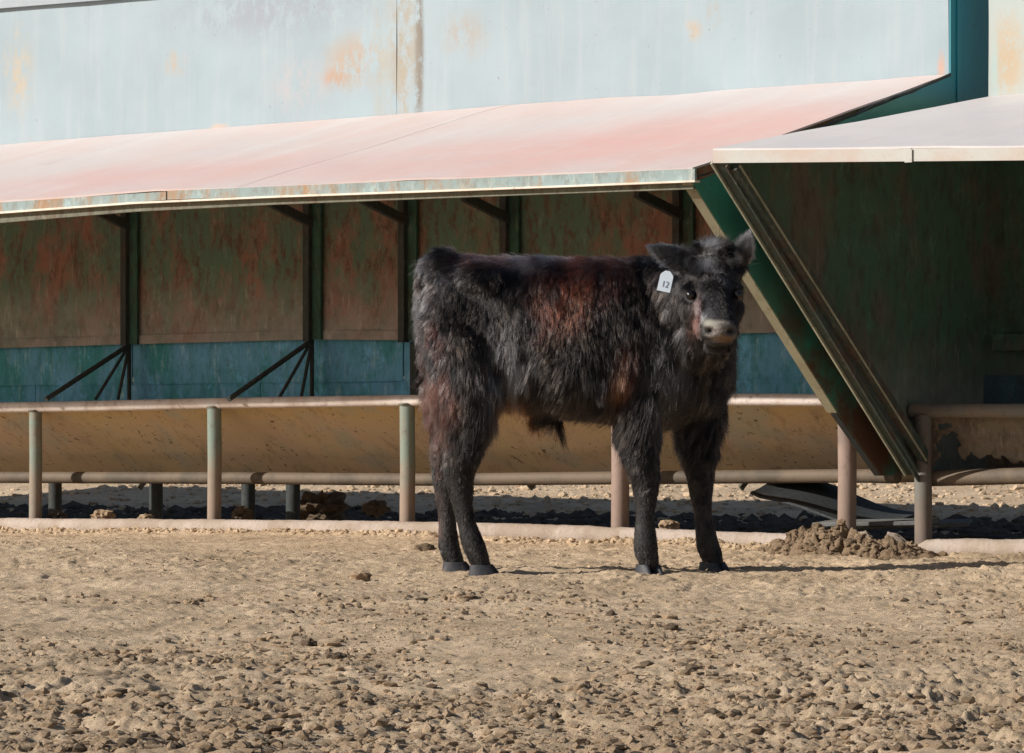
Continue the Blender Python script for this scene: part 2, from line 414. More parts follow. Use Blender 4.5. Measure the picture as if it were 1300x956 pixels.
def tape(pa, pb, x0, x1, dep, th, name, mat, parent, n=10, lift=0):   # a long flat member with its own edges
    A = []; B = []
    for i in range(n + 1):
        q = lerp(x0, x1, i / n); A.append(L(q, poly_at(pa, q), dep)); B.append(L(q, poly_at(pb, q), dep))
    m = MB(); m.prism(A + B[::-1], (0, th, 0)); return m.build(name, mat, parent)
tape(fas_top, fas_mid, -900, 210.5, dF - .012, .012, "fascia_strip", M_fas, left)
tape([(x, y - .8) for x, y in fas_top], fas_mid, 212.5, 882, dF - .016, .012, "fascia_strip", M_fas, left)
tape([(x, y - .2) for x, y in fas_mid], [(x, y + 2.2) for x, y in fas_mid], -900, 882, dF - .034, .034, "trim_strip", M_trim, left)
tape([(x, y + 2.2) for x, y in fas_mid], fas_bot, -900, 880, dF - .004, .03, "edge_board", M_board, left)

# back panels in the shade, studs, ledge, lower boards
M_back = m_rusty("rusted_green_panel", (.095, .165, .12), (.265, .125, .09), (.40, .355, .335), .72, dust_z=(.84, 1.34), scale=4.5, fine=.9)
M_green = m_rusty("dark_green_stud", (.025, .085, .06), (.05, .04, .03), (.12, .12, .1), .4, scale=5)
M_dark = m_rusty("dark_steel", (.035, .045, .045), (.06, .04, .03), (.10, .10, .10), .5, scale=8)
M_blue = m_rusty("shaded_blue_board", (.16, .44, .68), (.06, .33, .38), (.46, .58, .68), .70, scale=4, fine=.42)
ledge_pl = [(-900, 469), (168, 437), (400, 431), (520, 435 - 3), (700, 428), (1200, 418)]
seam_pl = [(-900, 499), (0, 490), (520, 484), (1200, 478)]
dB = dW - .012
studs = [-70, 168, 400, 521, 650]
more = [870, 1150]
cols = studs + more
def xcol(px): return L(px, 400, dB).x
edges = [-900, -520, -290] + cols + [1290]
def wz(x, top=True):                                 # height of the wall joint at length x
    return 0
for i, (a, b) in enumerate(zip(edges, edges[1:])):
    xa, xb = xcol(a) + .004, min(xcol(b), xE - .01) - .004
    if xb <= xa: continue
    za = L(a, poly_at(ledge_pl, max(a, -899)), dB).z; zb = L(b, poly_at(ledge_pl, min(b, 1190)), dB).z
    g = [[Vector((lerp(xa, xb, s / 6), dB, lerp(lerp(za, zb, s / 6) + .002, 1.97, r / 6))) for r in range(7)] for s in range(7)]
    sheet("back_panel", g, .006, M_back, left, wave=.008, seed=i * 3.1)
    # folded lip along the bottom
    m = MB(); m.prism([(xa, dB - .012, za), (xb, dB - .012, zb), (xb, dB - .012, zb + .045), (xa, dB - .012, za + .045)], (0, .008, 0)); m.build("bottom_lip", M_back, left)
for px in cols:
    x = xcol(px)
    if x > xE: continue
    z0 = L(px, poly_at(ledge_pl, px), dB).z
    m = MB(); m.box((x - .035, dB - .055, z0 - .01), (x + .006, dB - .014, 2.0)); m.build("stud", M_dark, left, bevel=.002)
    m = MB(); m.box((x + .008, dB - .03, z0), (x + .065, dB - .014, 1.99)); m.build("green_flange", M_green, left)
    k0 = LE(px - 3, 292 - px * .02, x); k1 = LE(px - 62, 262 - px * .02, x)
    m = MB(); m.bar(k0, k1, .03, .045); m.build("knee_brace", M_dark, left, bevel=.002)
dN = dB + .05
def band(pa, pb, x0, x1, name, mat, dep):
    A, B = L(x0, poly_at(pa, x0), dep), L(x1, poly_at(pa, x1), dep); Cc, D = L(x1, poly_at(pb, x1), dep), L(x0, poly_at(pb, x0), dep)
    B.x = min(B.x, xE - .01); Cc.x = min(Cc.x, xE - .01)
    g = [[A.lerp(B, s / 6).lerp(D.lerp(Cc, s / 6), r / 3) for r in range(4)] for s in range(7)]
    return sheet(name, [list(r) for r in zip(*g)], .006, mat, left, wave=.004, seed=x0 * .02)
low1 = [(-900, 469), (168, 437), (400, 431), (520, 434), (700, 428), (1200, 418)]
bot2 = [(-900, 580), (1200, 560)]
for x0, x1 in ((-900, -300), (-299, 167.3), (169, 511), (513, 800), (801.5, 1190)):
    band([(x, y - 4) for x, y in low1], seam_pl, x0, x1, "lower_board", M_blue, dN)
dN2 = dN + .008
for x0, x1 in ((-900, -260), (-259, 44.4), (45.5, 330), (331, 640), (641, 900), (901, 1190)):
    band([(x, y - 3) for x, y in seam_pl], bot2, x0, x1, "lower_board", M_blue, dN2)
# dark box post beside the calf's rump
p0 = L(525, 434, dN - .02)
MB().box((p0.x, dN - .05, .40), (p0.x + .05, dN - .008, p0.z)).build("stud", M_dark, left, bevel=.003)
# fans of struts from the ledge to the trough
for px in (168, 400):
    x = xcol(px) - .01; a = LE(px - 4, poly_at(ledge_pl, px) + 1, x)
    for ex, r in ((px - 108, .0135), (px - 46, .0085), (px - 18, .0085)):
        e = LE(ex, 506, x); e2 = e + (e - a) * .015
        MB().tube([a, e2], r, 8).build("strut", M_dark, left, smooth=True)
    e = LE(px - 4, 509, x); MB().tube([a, e], .011, 8).build("strut", M_dark, left, smooth=True)

# rails, posts, legs
M_rail = m_pipe("dusty_white_rail", (.72, .64, .60), (.58, .48, .42))
M_post = m_pipe("worn_green_post", (.20, .255, .215), (.26, .22, .17), low=(.06, .46, (.30, .215, .165)))
M_post3 = m_pipe("rusty_pink_post", (.30, .215, .18), (.20, .15, .125), low=(.06, .46, (.27, .19, .15)))
M_lrail = m_pipe("dark_lower_rail", (.15, .11, .075), (.09, .07, .05))  # one dull dark brown for lower rails and welds
rail_pl = [(-900, 526), (0, 517.5), (130, 515.5), (270, 512), (520, 508.5), (800, 507), (1064, 508)]
MB().tube([L(x, poly_at(rail_pl, x), 0) for x in range(-900, 1070, 32)], .0265, 16, wob=.03).build("top_rail", M_rail, left, smooth=True)
lr_pl = [(-900, 606), (0, 606), (300, 607), (550, 609), (1090, 604), (1165, 606)]
MB().tube([L(x, poly_at(lr_pl, x), .20) for x in range(-900, 1165, 40)], .030, 14, wob=.03).build("lower_rail", M_lrail, left, smooth=True)
for px, w in ((-730, 14), (-540, 15), (-350, 16), (-150, 17), (45, 18), (272, 19), (517, 20), (787, 22), (1075, 22)):
    t = L(px, poly_at(rail_pl, max(px, -899)) + 3, 0); 
    if px == 1075: t = L(px, 512, .0)
    r = w / 2 * 16.5 / F
    MB().tube([(t.x, 0, t.z), (t.x + .003, 0, .33), (t.x - .002, 0, -.12)], r, 16, wob=.03).build("post", M_post if px < 700 else M_post3, left, smooth=True)
    MB().tube([(t.x, 0, t.z - .012), (t.x, 0, t.z - .004)], r * 1.12, 14, wob=.15).build("weld", M_lrail, left, smooth=True)
for px in (70, 198, 315, 372):
    t = L(px, 600, .55); MB().tube([(t.x, .55, .33), (t.x, .55, -.1)], .036, 12).build("leg", M_dark, left, smooth=True)
# trough: an open channel
M_trough = NT("dusty_bounce_trough"); t = M_trough
zz = t.axis(2)
c = t.mix(t.ramp(t.noise(2.2, 7, .65), .35, .65), (.60, .46, .28), (.60, .44, .31))
c = t.mix(t.math('MULTIPLY', t.ramp(zz, .45, .60), .55), c, (.58, .40, .15))  # yellower towards the rim: warm bounce light painted into the colour
c = t.mix(t.math('MULTIPLY', t.ramp(t.noise(3.1, 5, .6, loc=(5, 0, 0)), .50, .68), .7), c, (.42, .42, .35))
c = t.mix(t.ramp(t.noise(26, 5, .6, (1, 1, 1), dist=1.2), .62, .67), c, (.13, .09, .055))
c = t.mix(t.math('MULTIPLY', t.ramp(t.noise(7, 10, .8, (1.6, 1, .4), loc=(3, 1, 2)), .50, .62), .45), c, (.30, .20, .12))
c = t.mix(t.math('MULTIPLY', t.ramp(t.noise(90, 4, .7), .60, .70), .6), c, (.55, .44, .32))
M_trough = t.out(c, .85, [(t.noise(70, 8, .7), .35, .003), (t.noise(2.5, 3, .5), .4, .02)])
tr_top = [(-900, 527), (0, 518), (270, 513), (520, 509), (1140, 509)]
tr_bot = [(-900, 603), (0, 603), (520, 603), (780, 605), (1140, 604)]
g = []
for i in range(41):
    px = lerp(-900, 1136, i / 40); a = L(px, poly_at(tr_top, px), .045); b = L(px, poly_at(tr_bot, px), .54); b.x = a.x
    row = [a.lerp(b, j / 5) for j in range(6)]
    row += [Vector((a.x, .58, b.z - .008)), Vector((a.x, .68, b.z - .02)), Vector((a.x, .85, b.z - .02)), Vector((a.x, .95, b.z + .03)), Vector((a.x, .99, .50))]
    g.append(row)
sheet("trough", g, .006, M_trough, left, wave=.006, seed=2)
for px in (182, 678, 946):                            # stub straps hanging under it
    a = L(px + 6, 604, .56); b = L(px - 6, 620, .52)
    MB().bar(a, b, .012, .04, (0, 1, 0)).build("strap", M_board, left)
# end plate: green sheet from roof tip down to the trough, and the dark end of the wall above
M_end = NT("green_end_plate"); t = M_end
c = t.mix(t.ramp(t.noise(2.5, 8, .65), .35, .6), (.05, .29, .215), (.045, .20, .155))
c = t.mix(t.math('MULTIPLY', t.ramp(t.axis(2), 1.35, .75), t.ramp(t.noise(4, 8, .7), .33, .58)), c, (.11, .055, .035))
c = t.mix(t.ramp(t.axis(2), 1.85, 1.98), c, (.010, .20, .25))
c = t.mix(t.math('MULTIPLY', t.ramp(t.noise(22, 8, .75), .56, .72), .5), c, (.04, .05, .045))
M_end = t.out(c, .5, [(t.noise(2, 3, .5), .4, .03)])
e = [LE(*p, xE) for p in ((878, 232), (1062, 524), (1118, 604), (1190, 606))]
top_b = LE(1205, 97, xE); back = dW + .55
poly = [e[0], e[1], e[2], Vector((xE, dW + .1, e[2].z)), Vector((xE, back, e[2].z + .3)), Vector((xE, back, zt)), Vector((xE, dW, zt)), top_b + Vector((0, 0, .0))]
MB().prism(poly, (.008, 0, 0)).build("end_plate", M_end, left)
# seam strip on it
a = LE(1212, 100, xE); MB().box((xE + .008, a.y, a.z - .6), (xE + .014, a.y + .03, zt)).build("seam_strip", M_end, left)
M_flange = m_pipe("worn_flange", (.36, .34, .24), (.28, .26, .17))
d = (e[1] - e[0])
MB().prism([e[0] + Vector((.003, -.004, 0)), e[1] + Vector((.003, -.004, 0)), e[1] + Vector((-.045, -.004, 0)), e[0] + Vector((-.045, -.004, 0))], (0, .012, .006)).build("end_flange", M_flange, left)
MB().prism([e[1] + Vector((.002, -.002, -.004)), e[2] + Vector((.002, -.002, 0)), e[2] + Vector((-.03, -.002, 0)), e[1] + Vector((-.03, -.002, -.004))], (0, .01, .004)).build("end_flange", M_dark, left)
# torn roof edge bead above the end plate
bead = []
for i in range(26):
    q = tip.lerp(joint, i / 25); bead.append(Vector((xE + .006 + random.uniform(-.003, .003), q.y, q.z + .006 + random.uniform(-.004, .004))))
MB().tube(bead, .0065, 6, wob=.9).build("torn_edge", M_dark, left)
# rear wall of the bin so that it is a body, seen only from the side
MB().box((L(-890, 200, dW).x, back - .01, .75), (xE - .002, back, zt)).build("rear_wall", M_lap, left)
MB().box((L(-890, 200, dW).x, dW + .004, zt), (xE, back + .02, zt + .012)).build("bin_lid", M_lap, left)

# ------------------------------------------------------------------ right feeder
right = frame_empty("feeder")
tag(right, "nearer feeder at right edge with pale roof, dark green interior and rusted-through trough", "feeder")
xR = L(1151, 603, -.02).x; tip2 = LE(905, 206, xR); joint2 = LE(1255, 125, xR); dW2 = joint2.y; dF2 = tip2.y
PR = 1520
M_wall2 = m_wall("pale_cream_paint", (.37,.43,.43), (.39,.42,.39), [(L(1280, 75, dW2), (.12, .3, .3), (.46,.34,.22), .9), (L(1262, 100, dW2), (.03, .3, .3), (.34,.46,.46), .8)])
wj2 = [(1255, 125), (1300, 121), (PR, 108)]
g = []
for i in range(9):
    q = lerp(1255, PR, i / 8); b = L(q, poly_at(wj2, q), dW2); g.append([Vector((b.x, dW2, lerp(b.z - .02, zt + .1, j / 8))) for j in range(9)])
sheet("wall_panel", g, .02, M_wall2, right, wave=.004)
M_roof2 = m_roof("pale_roof_paint", (.66, .61, .60), (.62, .59, .60), (.70, .67, .65))
ft2 = [(905, 191), (1300, 187), (PR, 185)]; fb2 = [(905, 207), (1300, 203.5), (PR, 202)]
xRe = L(PR, 150, dF2).x
g = []
for i in range(17):
    xa = lerp(xR, xRe, i / 16)
    def col(pl, dep, x):
        lo, hi = 600, 2400
        for _ in range(40):
            m = (lo + hi) / 2
            if L(m, 200, dep).x < x: lo = m
            else: hi = m
        return L(m, poly_at(pl, m), dep)
    A, B = col(ft2, dF2, xa), col(wj2, dW2, xa); g.append([Vector((xa, lerp(A.y, B.y, j / 10), lerp(A.z, B.z, j / 10))) for j in range(11)])
sheet("roof_sheet", g[::-1], .008, M_roof2, right, wave=.006, seed=9)
t = NT("pale_fascia"); c = t.mix(t.ramp(t.noise(3.5, 5, .6), .38, .62), (.46, .45, .42), (.46, .37, .32))
c = t.mix(t.math('MULTIPLY', t.ramp(t.noise(50, 6, .7), .5, .7), .3), c, (.34, .27, .22)); M_fas2 = t.out(c, .6, [(t.noise(60, 6, .7), .2, .002)])
tape(ft2, fb2, 905, 1156, dF2 - .012, .014, "fascia_strip", M_fas2, right)
tape(ft2, fb2, 1157.5, PR, dF2 - .010, .012, "fascia_strip", M_fas2, right)
a = L(1155, 190, dF2); MB().box((a.x - .012, dF2 - .017, L(1155, 206.5, dF2).z), (a.x + .02, dF2 - .0125, a.z)).build("joint_plate", M_fas2, right)
M_in = m_rusty("dark_green_interior", (.050, .115, .082), (.105, .095, .078), (.20, .215, .20), .62, dust_z=(.55, .95), scale=3.5, loc=(2, 0, 1))
M_in2 = m_rusty("dark_blue_board", (.05, .10, .13), (.10, .08, .06), (.15, .16, .17), .6, scale=4)
dB2 = dW2 - .012
x1258 = L(1258, 300, dB2).x
xs0 = xR + .02
for x0, x1, sd in ((xR + .0005, xRe, 4),):
    g = [[Vector((lerp(x0, x1, s / 8), dB2 - (.004 if sd == 4 else 0), lerp(.72, 1.93, r / 8))) for r in range(9)] for s in range(9)]
    sheet("back_panel", g, .006, M_in, right, wave=.008, seed=sd)
    z1 = .72
MB().box((xR + .001, dB2 - .03, .44), (xRe, dB2 - .012, .74)).build("lower_board", M_in2, right)
a = L(1262, 445, dB2 - .03); MB().box((a.x, dB2 - .05, a.z), (a.x + .35, dB2 - .032, a.z + .07)).build("bracket_plate", M_in, right)
# end plate and the flange that slants from roof tip to trough
f0, f1 = LE(905, 207, xR), LE(1151, 603, xR)
MB().prism([f0, f1, Vector((xR, dW2, f1.z)), Vector((xR, dW2, joint2.z)), ], (-.006, 0, 0)).build("end_plate", M_in, right)
M_fl2 = m_rusty("dark_flange", (.05, .075, .065), (.09, .06, .045), (.17, .17, .13), .6, scale=6)
MB().prism([f0 + Vector((0, -.006, 0)), f1 + Vector((0, -.006, 0)), f1 + Vector((.07, -.006, 0)), f0 + Vector((.07, -.006, 0))], (0, .012, .006)).build("end_flange", M_fl2, right)
M_edge = m_pipe("lit_edge", (.42, .42, .32), (.30, .30, .22))  # pale tone painted in for the sunlit line along flange edges
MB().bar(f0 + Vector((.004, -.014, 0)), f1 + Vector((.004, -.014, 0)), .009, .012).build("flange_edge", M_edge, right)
MB().bar(f0 + Vector((.07, -.004, -.012)), f1 + Vector((.07, -.012, -.02)), .008, .02).build("flange_edge", M_fl2, right)
MB().bar(f0 + Vector((.088, .03, -.012)), f1 + Vector((.088, .02, .06)), .03, .05).build("end_stiffener", M_fl2, right)
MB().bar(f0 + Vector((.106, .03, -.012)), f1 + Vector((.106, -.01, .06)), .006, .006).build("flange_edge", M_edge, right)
M_rail2 = m_pipe("grimy_shaded_rail", (.20, .19, .17), (.26, .20, .15)); M_post2 = m_pipe("grimy_shaded_post", (.15, .155, .14), (.16, .12, .10), low=(.05, .4, (.20, .15, .12)))  # besides grime, both toned darker to stand in for shade
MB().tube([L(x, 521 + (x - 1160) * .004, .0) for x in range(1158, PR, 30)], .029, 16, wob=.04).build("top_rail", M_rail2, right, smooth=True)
MB().tube([L(x, 608 - (x - 1160) * .028, .05) for x in range(1168, PR, 30)], .034, 14, wob=.04).build("lower_rail", M_lrail, right, smooth=True)
for px in (1172, 1465):
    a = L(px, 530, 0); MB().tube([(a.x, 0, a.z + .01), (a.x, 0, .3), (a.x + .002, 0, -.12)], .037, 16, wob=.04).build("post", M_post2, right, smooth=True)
# trough face eaten through by rust: ragged holes along the foot
M_tr2 = m_rusty("rusted_trough", (.22, .175, .13), (.16, .12, .09), (.26, .22, .17), .6, scale=6, fine=.5)
m = MB(); NX, NZ = 150, 40
xa, xb = L(1128, 530, .06).x, L(PR, 530, .06).x
zA, zB = L(1240, 524, .06).z, L(1240, 592, .12).z
def keep(i, j):
    x = lerp(xa, xb, i / NX); px = 1128 + (PR - 1128) * i / NX; v = j / NZ
    n = mnoise.fractal(Vector((px * .035, v * 4, 3.3)), 1.0, 2.0, 4)
    d1 = math.hypot((px - 1200) / 17, (v - .62) / .42) + n * .55
    foot = .90 + .12 * n - .10 * math.exp(-((px - 1225) / 30) ** 2) if px > 1180 else 1.1
    d3 = math.hypot((px - 1142) / 13, (v - .30) / .25) + n * .7
    return d1 > .85 and v < foot + .05 * math.sin(px * .3) and d3 > .8
vid = {}
def vtx(i, j):
    if (i, j) not in vid:
        t = j / NZ; x = lerp(xa, xb, i / NX) + .004 * mnoise.noise(Vector((i * .9, j * .9, 0)))
        vid[(i, j)] = len(m.v); m.v.append((x, lerp(.05, .12, t) + .012 * mnoise.noise(Vector((x * 6, t * 5, 1))), lerp(zA, zB, t) + .004 * mnoise.noise(Vector((i * .8, j * .8, 5)))))
    return vid[(i, j)]
for i in range(NX):
    for j in range(NZ):
        if keep(i, j): m.f.append((vtx(i, j), vtx(i + 1, j), vtx(i + 1, j + 1), vtx(i, j + 1)))
o = m.build("trough", M_tr2, right, smooth=True); md = o.modifiers.new("thickness", 'SOLIDIFY'); md.thickness = .006
MB().prism([(xa, .16, zB - .03), (xb, .16, zB - .03), (xb, .6, zB - .03), (xa, .6, zB - .03)], (0, 0, .008)).build("trough_floor", M_tr2, right)
MB().prism([(xa, .6, zB - .03), (xb, .6, zB - .03), (xb, .6, .6), (xa, .6, .6)], (0, .008, 0)).build("trough_back", M_tr2, right)

# ------------------------------------------------------------------ the pipe lying along the ground, mud, rubbish
M_kerb = NT("sand_coated_pipe"); t = M_kerb
c = t.mix(t.ramp(t.noise(5, 7, .6), .4, .65), (.52, .435, .38), (.40, .315, .25))
c = t.mix(t.math('MULTIPLY', t.ramp(t.noise(38, 8, .7, (1, 1, .35)), .5, .7), .6), c, (.36, .27, .20))
M_kerb = t.out(c, .9, [(t.noise(30, 9, .8), .9, .012)], spec=.2)
def ground_pipe(x0, x1, r, label, wob):
    root = frame_empty("ground_pipe"); pts = []; rad = []
    n = int((x1 - x0) / 5)
    for i in range(n + 1):
        q = lerp(x0, x1, i / n); p = L(q, poly_at(pipe_pl, q), -.07); p.z += .004 * mnoise.noise(Vector((q * .02, 0, 0))); pts.append(p)
        rad.append(r * (1 + .05 * mnoise.noise(Vector((q * .05, 3, 0)))) * (min(1, .55 + i * .2)))
    MB().tube(pts, rad, 22, wob=wob).build("pipe_body", M_kerb, root, smooth=True, angle=70)
    tag(root, label, "pipe"); return root
ground_pipe(-700, 1004, .046, "long dusty pink pipe half buried in soil below the tan trough", .05)
ground_pipe(1167, PR, .042, "short dusty pipe lying half buried at the right edge, starting at the last post", .06)
# crust of soil fallen over the front of the pipe
def pl_crust(r):
    q = r.uniform(-60, 1010) if r.random() < .6 else r.uniform(800, 1010)
    p = L(q, poly_at(pipe_pl, q) + r.uniform(7, 19), -.10); X, Y = l2w(p.x, p.y - r.uniform(0, .16))
    return X, Y
tag(clods("pipe_crust", 2600, pl_crust, sz(.004, .017, 2), M_soil, .8, seed=12), "crumbly soil banked against the foot of the pipe", "soil", kind="stuff")
# mud heap
M_mud = m_soil("mud_heap_soil", (.50, .36, .24), (.36, .255, .165), (.14, .095, .06), 1.2, bump=1)
hc = L(1058, 698, -.26); lc = hc
nx2, ny2 = 260, 110; V = np.zeros((nx2, ny2, 3))
ux = np.linspace(-.46, .62, nx2); uy = np.linspace(-.24, .24, ny2); UX, UY = np.meshgrid(ux, uy, indexing='ij')
hh = .085 * np.exp(-((UX + .16) / .17) ** 2) + .085 * np.exp(-((UX - .08) / .17) ** 2) + .05 * np.exp(-((UX - .33) / .16) ** 2)
hh = hh * np.exp(-(UY / .15) ** 2)
rough = .62 + .55 * np.abs(vn(UX * 17, UY * 17, seed=8)) + .20 * vn(UX * 60, UY * 60, seed=9) + .35 * vn(UX * 10, UY * 12, seed=4)
hh = hh * np.clip(rough, .25, 1.5) * 1.30
WX, WY = (hc.x + UX) * cT + (hc.y + UY) * sT, -(hc.x + UX) * sT + (hc.y + UY) * cT + Z0
WZ = ground_z(WX, WY, False) - .035 + hh + .004
idx = np.arange(nx2 * ny2).reshape(nx2, ny2)
me = bpy.data.meshes.new("mud_heap"); me.from_pydata(np.stack([WX, WY, WZ], -1).reshape(-1, 3).tolist(), [], np.stack([idx[:-1, :-1], idx[1:, :-1], idx[1:, 1:], idx[:-1, 1:]], -1).reshape(-1, 4).tolist())
me.shade_smooth()
heap = link("mud_heap", me, M_mud); tag(heap, "lumpy brown heap of mud in the gap of the ground pipe", "mud heap")
def pl_heap(r):
    u, v = r.normal(-.02, .26), r.normal(-.02, .10)
    if not -.4 < u < .5: return None
    i = int((u + .46) / 1.08 * (nx2 - 1)); j = int(min(max((v + .24) / .48, 0), .999) * (ny2 - 1)); return WX[i, j], WY[i, j], WZ[i, j]
tag(clods("mud_lumps", 650, pl_heap, sz(.004, .022, 2.6), M_mud, .85, seed=14), "loose lumps on the mud heap", "soil", kind="stuff")
# broken ends of concrete pipe stuck in the heap
M_conc = m_soil("broken_concrete", (.42, .35, .29), (.33, .27, .22), (.2, .15, .12), 1.2, .5)
def shard(px, py, dep, ln, r, ang, tilt, label):
    p = L(px, py, dep); X, Y = l2w(p.x, p.y)
    bm = bmesh.new(); n = 14; rings = []
    for k in range(6):
        t = k / 5; rr = r * (1 + .12 * math.sin(t * 5)); ring = []
        for i in range(n):
            a = math.pi * (i / (n - 1)) ; jag = .015 * mnoise.noise(Vector((i * .8, k * 2.3, px)))
            e_ = (.18 * ln * mnoise.noise(Vector((i * .6, px, 2)))) if k in (0, 5) else 0
            ring.append(bm.verts.new(((t - .5) * ln + e_, math.cos(a) * (rr + jag), math.sin(a) * (rr + jag) - .01)))
        rings.append(ring)
    for a_, b_ in zip(rings, rings[1:]):
        for i in range(n - 1): bm.faces.new((a_[i], a_[i + 1], b_[i + 1], b_[i]))
        bm.faces.new((a_[n - 1], a_[0], b_[0], b_[n - 1]))
    bm.faces.new(rings[0]); bm.faces.new(rings[-1][::-1])
    bmesh.ops.recalc_face_normals(bm, faces=bm.faces); me = bpy.data.meshes.new("concrete_shard"); bm.to_mesh(me); bm.free()
    me.shade_smooth(); me.set_sharp_from_angle(angle=math.radians(35))
    o = link("concrete_shard", me, M_conc); o.location = (X, Y, p.z); o.rotation_euler = (0, tilt, ang); tag(o, label, "concrete piece", "broken concrete pieces by the mud heap"); return o
shard(1143, 692, -.1, .13, .038, -.3, .45, "pale broken round piece tilted against the foot of the grimy shade-toned post")
shard(1098, 684, -.06, .09, .032, -1.1, .2, "small grey curved piece lying at the right foot of the last left feeder post")
def rock(px, py, dep, s, mat, label, name="stone", sub=2, flat=.7):
    p = L(px, py, dep); X, Y = l2w(p.x, p.y)
    bm = bmesh.new(); bmesh.ops.create_icosphere(bm, subdivisions=max(sub, 3) + (s > .1), radius=s)
    for v in bm.verts:
        n = mnoise.fractal(v.co * (2.4 / s) + Vector((px, py, 0)), 1, 2, 5); v.co *= 1 + .55 * n; v.co.z *= flat
    me = bpy.data.meshes.new(name); bm.to_mesh(me); bm.free()
    o = link(name, me, mat); o.location = (X, Y, p.z); tag(o, label, name.replace('_', ' ')); return o
def rockw(px, py, s, mat, label, name="clod", flat=.6):  # on open ground: distance from the row it stands on
    Y = F * H / (py - HY); p = P(px, py, Y)
    bm = bmesh.new(); bmesh.ops.create_icosphere(bm, subdivisions=3, radius=s)
    for v in bm.verts:
        n = mnoise.fractal(v.co * (1.5 / s) + Vector((px, py, 0)), 1, 2, 5); v.co *= 1 + .5 * n; v.co.z *= flat
    me = bpy.data.meshes.new(name); bm.to_mesh(me); bm.free()
    o = link(name, me, mat); o.location = (p.x, Y, float(ground_z(np.array(p.x), np.array(Y))) + s * flat * .35); tag(o, label, name.replace('_', ' ')); return o
rock(60 + 12, 657, .1, .045, M_stone, "pale stone behind the ground pipe just right of the leftmost post")
rock(130, 657, .15, .055, M_clod, "brown lump behind the ground pipe between the first two posts", "clod")
rock(185, 660, .15, .04, M_clod, "small brown lump behind the ground pipe left of the second post", "clod")
rock(848, 668, .08, .042, M_clod, "pale lump behind the ground pipe between the front legs of the calf", "clod")
rock(405, 647, .85, .12, M_clod_dark, "dark crumpled mass of rubbish under the trough right of the second post", "rubbish", 3)
rock(308, 652, .5, .05, M_clod_dark, "small dark lump of rubbish under the trough beside the second post", "rubbish", 3)
rock(476, 645, .9, .06, M_clod_dark, "dark upright lump under the trough left of the middle post", "rubbish", 3)
rockw(540, 697, .045, M_clod_dark, "dark brown clod pressed in the soil just left of the rear hooves")
rockw(588, 762, .042, M_clod, "broad flat clod below the rear hooves of the calf", flat=.4)
rockw(458, 733, .04, M_clod, "crumbly brown clod halfway between second post and rear hooves")
rockw(242, 764, .022, M_clod, "clod on the open ground at left, beside a smaller darker one")
rockw(254, 759, .014, M_clod_dark, "small dark clod touching a larger brown one at left")
rockw(392, 816, .020, M_clod_dark, "round dark clod in the left middle of the open ground")
rockw(425, 835, .026, M_clod_dark, "larger dark angular clod just right of the bottom middle left")
rockw(1040, 772, .018, M_clod, "single brown clod below the mud heap")
rockw(852, 801, .020, M_clod_dark, "dark clod lying on the ground below the front hooves")
rockw(735, 885, .03, M_clod, "knobbly clod low in the middle foreground")
rockw(160, 838, .028, M_clod, "lumpy clod low in the left foreground")
# rubber sheet and flat boards under the feeders
M_rub = m_rusty("dark_rubber", (.03, .035, .04), (.04, .04, .04), (.10, .10, .10), .4, scale=5)
def mat_sheet():
    g = []
    for i in range(15):
        r = []
        for j in range(9):
            s_, t_ = i / 14, j / 8
            a = L(lerp(958, 1128, s_), 624 + 40 * s_ ** .6 , .35 + .25 * t_); z = a.z + .10 * t_ * (1 - .5 * s_) * math.sin(1.5 * t_ + .4) + .02 * math.sin(6 * s_)
            r.append(Vector((a.x, .32 + .55 * t_, z)))
        g.append(r)
    root = frame_empty("rubber_mat"); sheet("mat_sheet", g, .01, M_rub, root); tag(root, "dark curled rubber mat lying under the right end of the left feeder", "rubber mat")
mat_sheet()
M_pl = m_soil("grey_board", (.20, .20, .20), (.15, .15, .15), (.08, .07, .06), 1, .3)
def board(px, py, dep, sx, sy, rot, label):
    p = L(px, py, dep); X, Y = l2w(p.x, p.y); m = MB(); m.box((-sx / 2, -sy / 2, 0), (sx / 2, sy / 2, .018)); o = m.build("flat_board", M_pl, bevel=.003)
    o.location = (X, Y, p.z); o.rotation_euler = (.03, -.03, rot); tag(o, label, "board")
board(1112, 666, .22, .5, .22, -.5, "flat grey board lying on rubble behind the last left feeder post")
board(1160, 668, .9, .5, .3, -.2, "flat grey board farther back behind the grimy shade-toned right post")

# ------------------------------------------------------------------ the calf
YC = 13.04
def Wd(px, py, dy=0.0): return P(px, py, YC + dy)
K = YC / F                                            # metres per photo pixel at the calf
calf = empty("calf", (P(735, 726, YC).x, YC, 0))
tag(calf, "shaggy black calf with rusty patches and a white ear tag, standing before the tan trough", "calf")
co0 = Vector(calf.location)
def ellip(m, c, r, rot=None, n=18):
    R = rot.to_matrix() if rot else Matrix.Identity(3); v = []; f = []
    for i in range(n + 1):
        a = math.pi * i / n
        for j in range(n * 2):
            b = math.pi * j / n; v.append(Vector(c) + R @ Vector((r[0] * math.sin(a) * math.cos(b), r[1] * math.sin(a) * math.sin(b), r[2] * math.cos(a))))
    for i in range(n):
        for j in range(n * 2):
            f.append((i * n * 2 + j, i * n * 2 + (j + 1) % (n * 2), (i + 1) * n * 2 + (j + 1) % (n * 2), (i + 1) * n * 2 + j))
    m.add(v, f)
